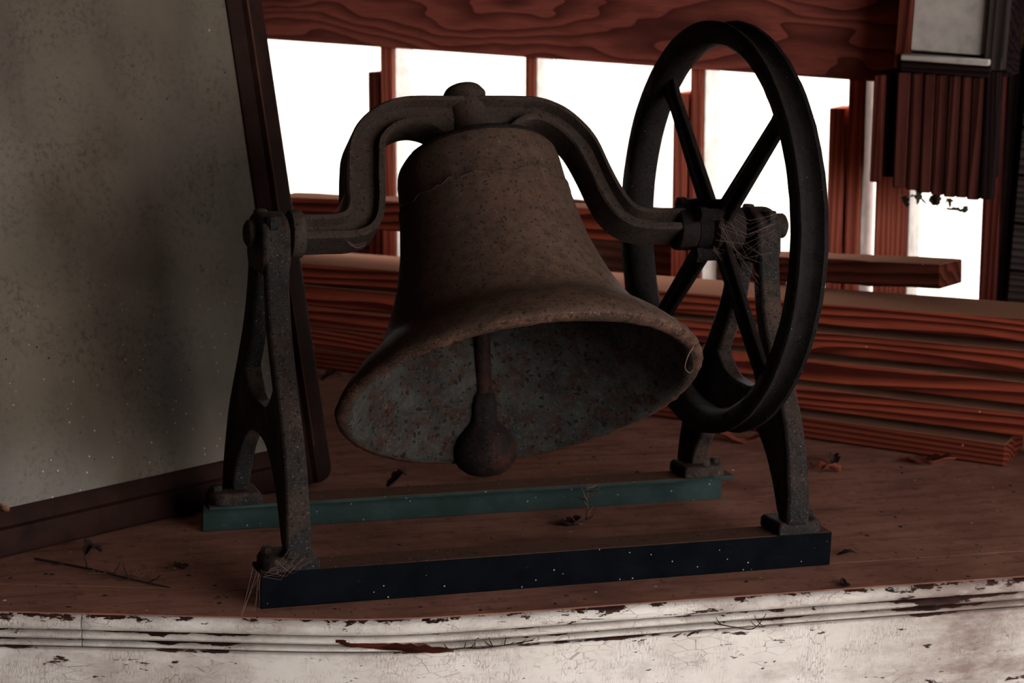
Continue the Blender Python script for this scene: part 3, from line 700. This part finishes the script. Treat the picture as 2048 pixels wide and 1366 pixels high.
twig('twig', 'twig tuft stuck in the torn moulding of white front', [e0+V((-.03, -.014, -.006)), e0+V((0, -.016, -.004)), e0+V((.03, -.012, -.008)), e0+V((.10, -.010, -.004))], .0011, 'leaf_dark', 16)
e1 = V((.66, -.105, -.035))
twig('twig', 'small bent twig caught on right part of white moulding', [e1+V((-.05, -.010, .004)), e1+V((-.02, -.013, -.003)), e1+V((.01, -.012, -.008)), e1+V((.028, -.012, .012))], .0010, 'leaf_dark', 5)
# fibre hook on bell lip
hp = floor_pt(1330, 660, .365)
hk = OB+D*.252+(X1*math.cos(-.62)+E*math.sin(-.62))*.249
twig('fibre_strand', 'curled pale fibre hanging from right side of bell lip', [hk, hk+V((-.012, -.008, -.012)), hk+V((-.017, -.010, -.028)), hk+V((-.010, -.010, -.036)), hk+V((-.004, -.010, -.032))], .0010, 'web', 0, 'fibre')
# torn splinter of bare wood in the moulding
bm = bmesh.new(); P = []
for i in range(17):
    t = i/16; h = .0060*math.sin(math.pi*min(1, t*.9+.08))**.6; x = .085+.155*t; z = -.030-.016*t
    yb = lerp([(.06, -.054), (.17, -.079), (.304, -.089)], x)
    h *= random.uniform(.75, 1.15); z += random.uniform(-.0012, .0012)
    P.append([V((x, yb-.0065-.002*math.sin(t*9), z-h)), V((x, yb-.0090, z)), V((x, yb-.007, z+h)), V((x, yb+.002, z+h)), V((x, yb+.002, z-h))])
loft(bm, P); sp_ = obj('bare_splinter', bm, M['timber'], trim); smooth(sp_, 30)
# cobwebs
def web(label, anchors_a, anchors_b, n, rad=.00028, sag=.006, seed=0):
    rnd = random.Random(seed); bm = bmesh.new()
    for k in range(n):
        ta, tb = rnd.random(), rnd.random(); a = V(anchors_a[0]).lerp(V(anchors_a[1]), ta); b = V(anchors_b[0]).lerp(V(anchors_b[1]), tb)
        m = a.lerp(b, .5)-V((0, 0, sag*rnd.random())); tube(bm, [a, a.lerp(m, .6), m, m.lerp(b, .5), b], rad*.55*rnd.uniform(.6, 1.3), 3)
    o = obj('cobweb', bm, M['web'], kind='stuff'); tag(o, label, 'cobweb'); return o
web('pinkish cobweb in the left inner corner of the yoke', (yk(.135, .019, 0), yk(.154, .022, -.02)), (yk(.1565, .03, .0), yk(.1635, .06, -.02)), 26, .00028, .002, 1)
web('cobweb tuft under the left arm of the yoke', (yk(.150, -.0195, -.02), yk(.160, -.0195, .0)), (yk(.176, -.030, -.01), yk(.186, -.013, 0)), 9, .0003, .008, 2)
hb = A0+X1*XW
web('grey cobweb draped over the wheel hub and right bearing', (hb+V((-.03, -.046, -.05)), hb+V((-.01, -.046, .05))), (hb+V((.06, -.055, -.10)), hb+V((.075, -.05, .03))), 22, .00024, .03, 3)
web('cobweb fluff round the left front foot of the stand', (V((.0, -.006, .045)), V((.02, -.006, .07))), (V((.03, -.01, .085)), V((.075, -.005, .06))), 15, .00026, .022, 4)
web('loose cobweb strand hanging off the left front rail end', (V((-.012, -.004, .06)), V((0, -.006, .05))), (V((-.04, -.03, .002)), V((.0, -.008, .002))), 6, .00025, .0, 5)
web('cobweb threads in the arch of left end frame', (V((.049, .26, .19)), V((.05, .20, .20))), (V((.049, .24, .165)), V((.05, .18, .175))), 8, .00028, .01, 6)
# hanging wire seen through the opening
P = [WL(-.795, .60, .64), WL(-.783, .60, .58), WL(-.765, .60, .545), WL(-.760, .60, .50)]
twig('wire', 'thin bent wire hanging from the header in the bright opening', P, .0014, 'leaf_dark', 0, 'wire')
# crumbs scattered over the platform
def crumbs(name, label, mat, n, seed, smin, smax):
    rnd = random.Random(seed); bm = bmesh.new()
    for k in range(n):
        p = floor_pt(rnd.uniform(0, 2040), rnd.uniform(800, 1225))
        yb = lerp([(-1, .30), (-.328, .085), (.06, -.04), (.17, -.066), (.304, -.076), (1.1, -.10), (3, -.15)], p.x)
        if p.y < yb or NN.dot(p-S0) > -.02 or (p-FB).dot(V((-ax.y, ax.x, 0))) > -.02: continue
        if -.02 < p.x < .9 and (-.01 < p.y < .06 or .31 < p.y < .38): continue
        s = rnd.uniform(smin, smax); a = rnd.uniform(0, 6.28); ra = V((math.cos(a), math.sin(a), 0)); rb_ = V((-ra.y, ra.x, 0))
        l_, w_, h_ = s, s*rnd.uniform(.3, .8), s*rnd.uniform(.15, .4)
        v = [bm.verts.new(p+ra*x*l_+rb_*y*w_+V((0, 0, z*h_+.0001))) for x, y, z in ((-1, -.6, 0), (.2, -1, 0), (1, 0, 0), (.1, .9, 0), (-.9, .5, 0), (0, 0, 1))]
        bm.faces.new(list(reversed(v[:5])))
        for i in range(5): bm.faces.new((v[i], v[(i+1) % 5], v[5]))
    o = obj(name, bm, mat, kind='stuff'); tag(o, label, 'debris'); return o
crumbs('pale_crumbs', 'pale paint crumbs scattered over the brown platform', M['chip'], 170, 3, .001, .0034)
crumbs('dark_crumbs', 'dark bits of dirt scattered over the brown platform', M['leaf_dark'], 260, 4, .001, .0050)
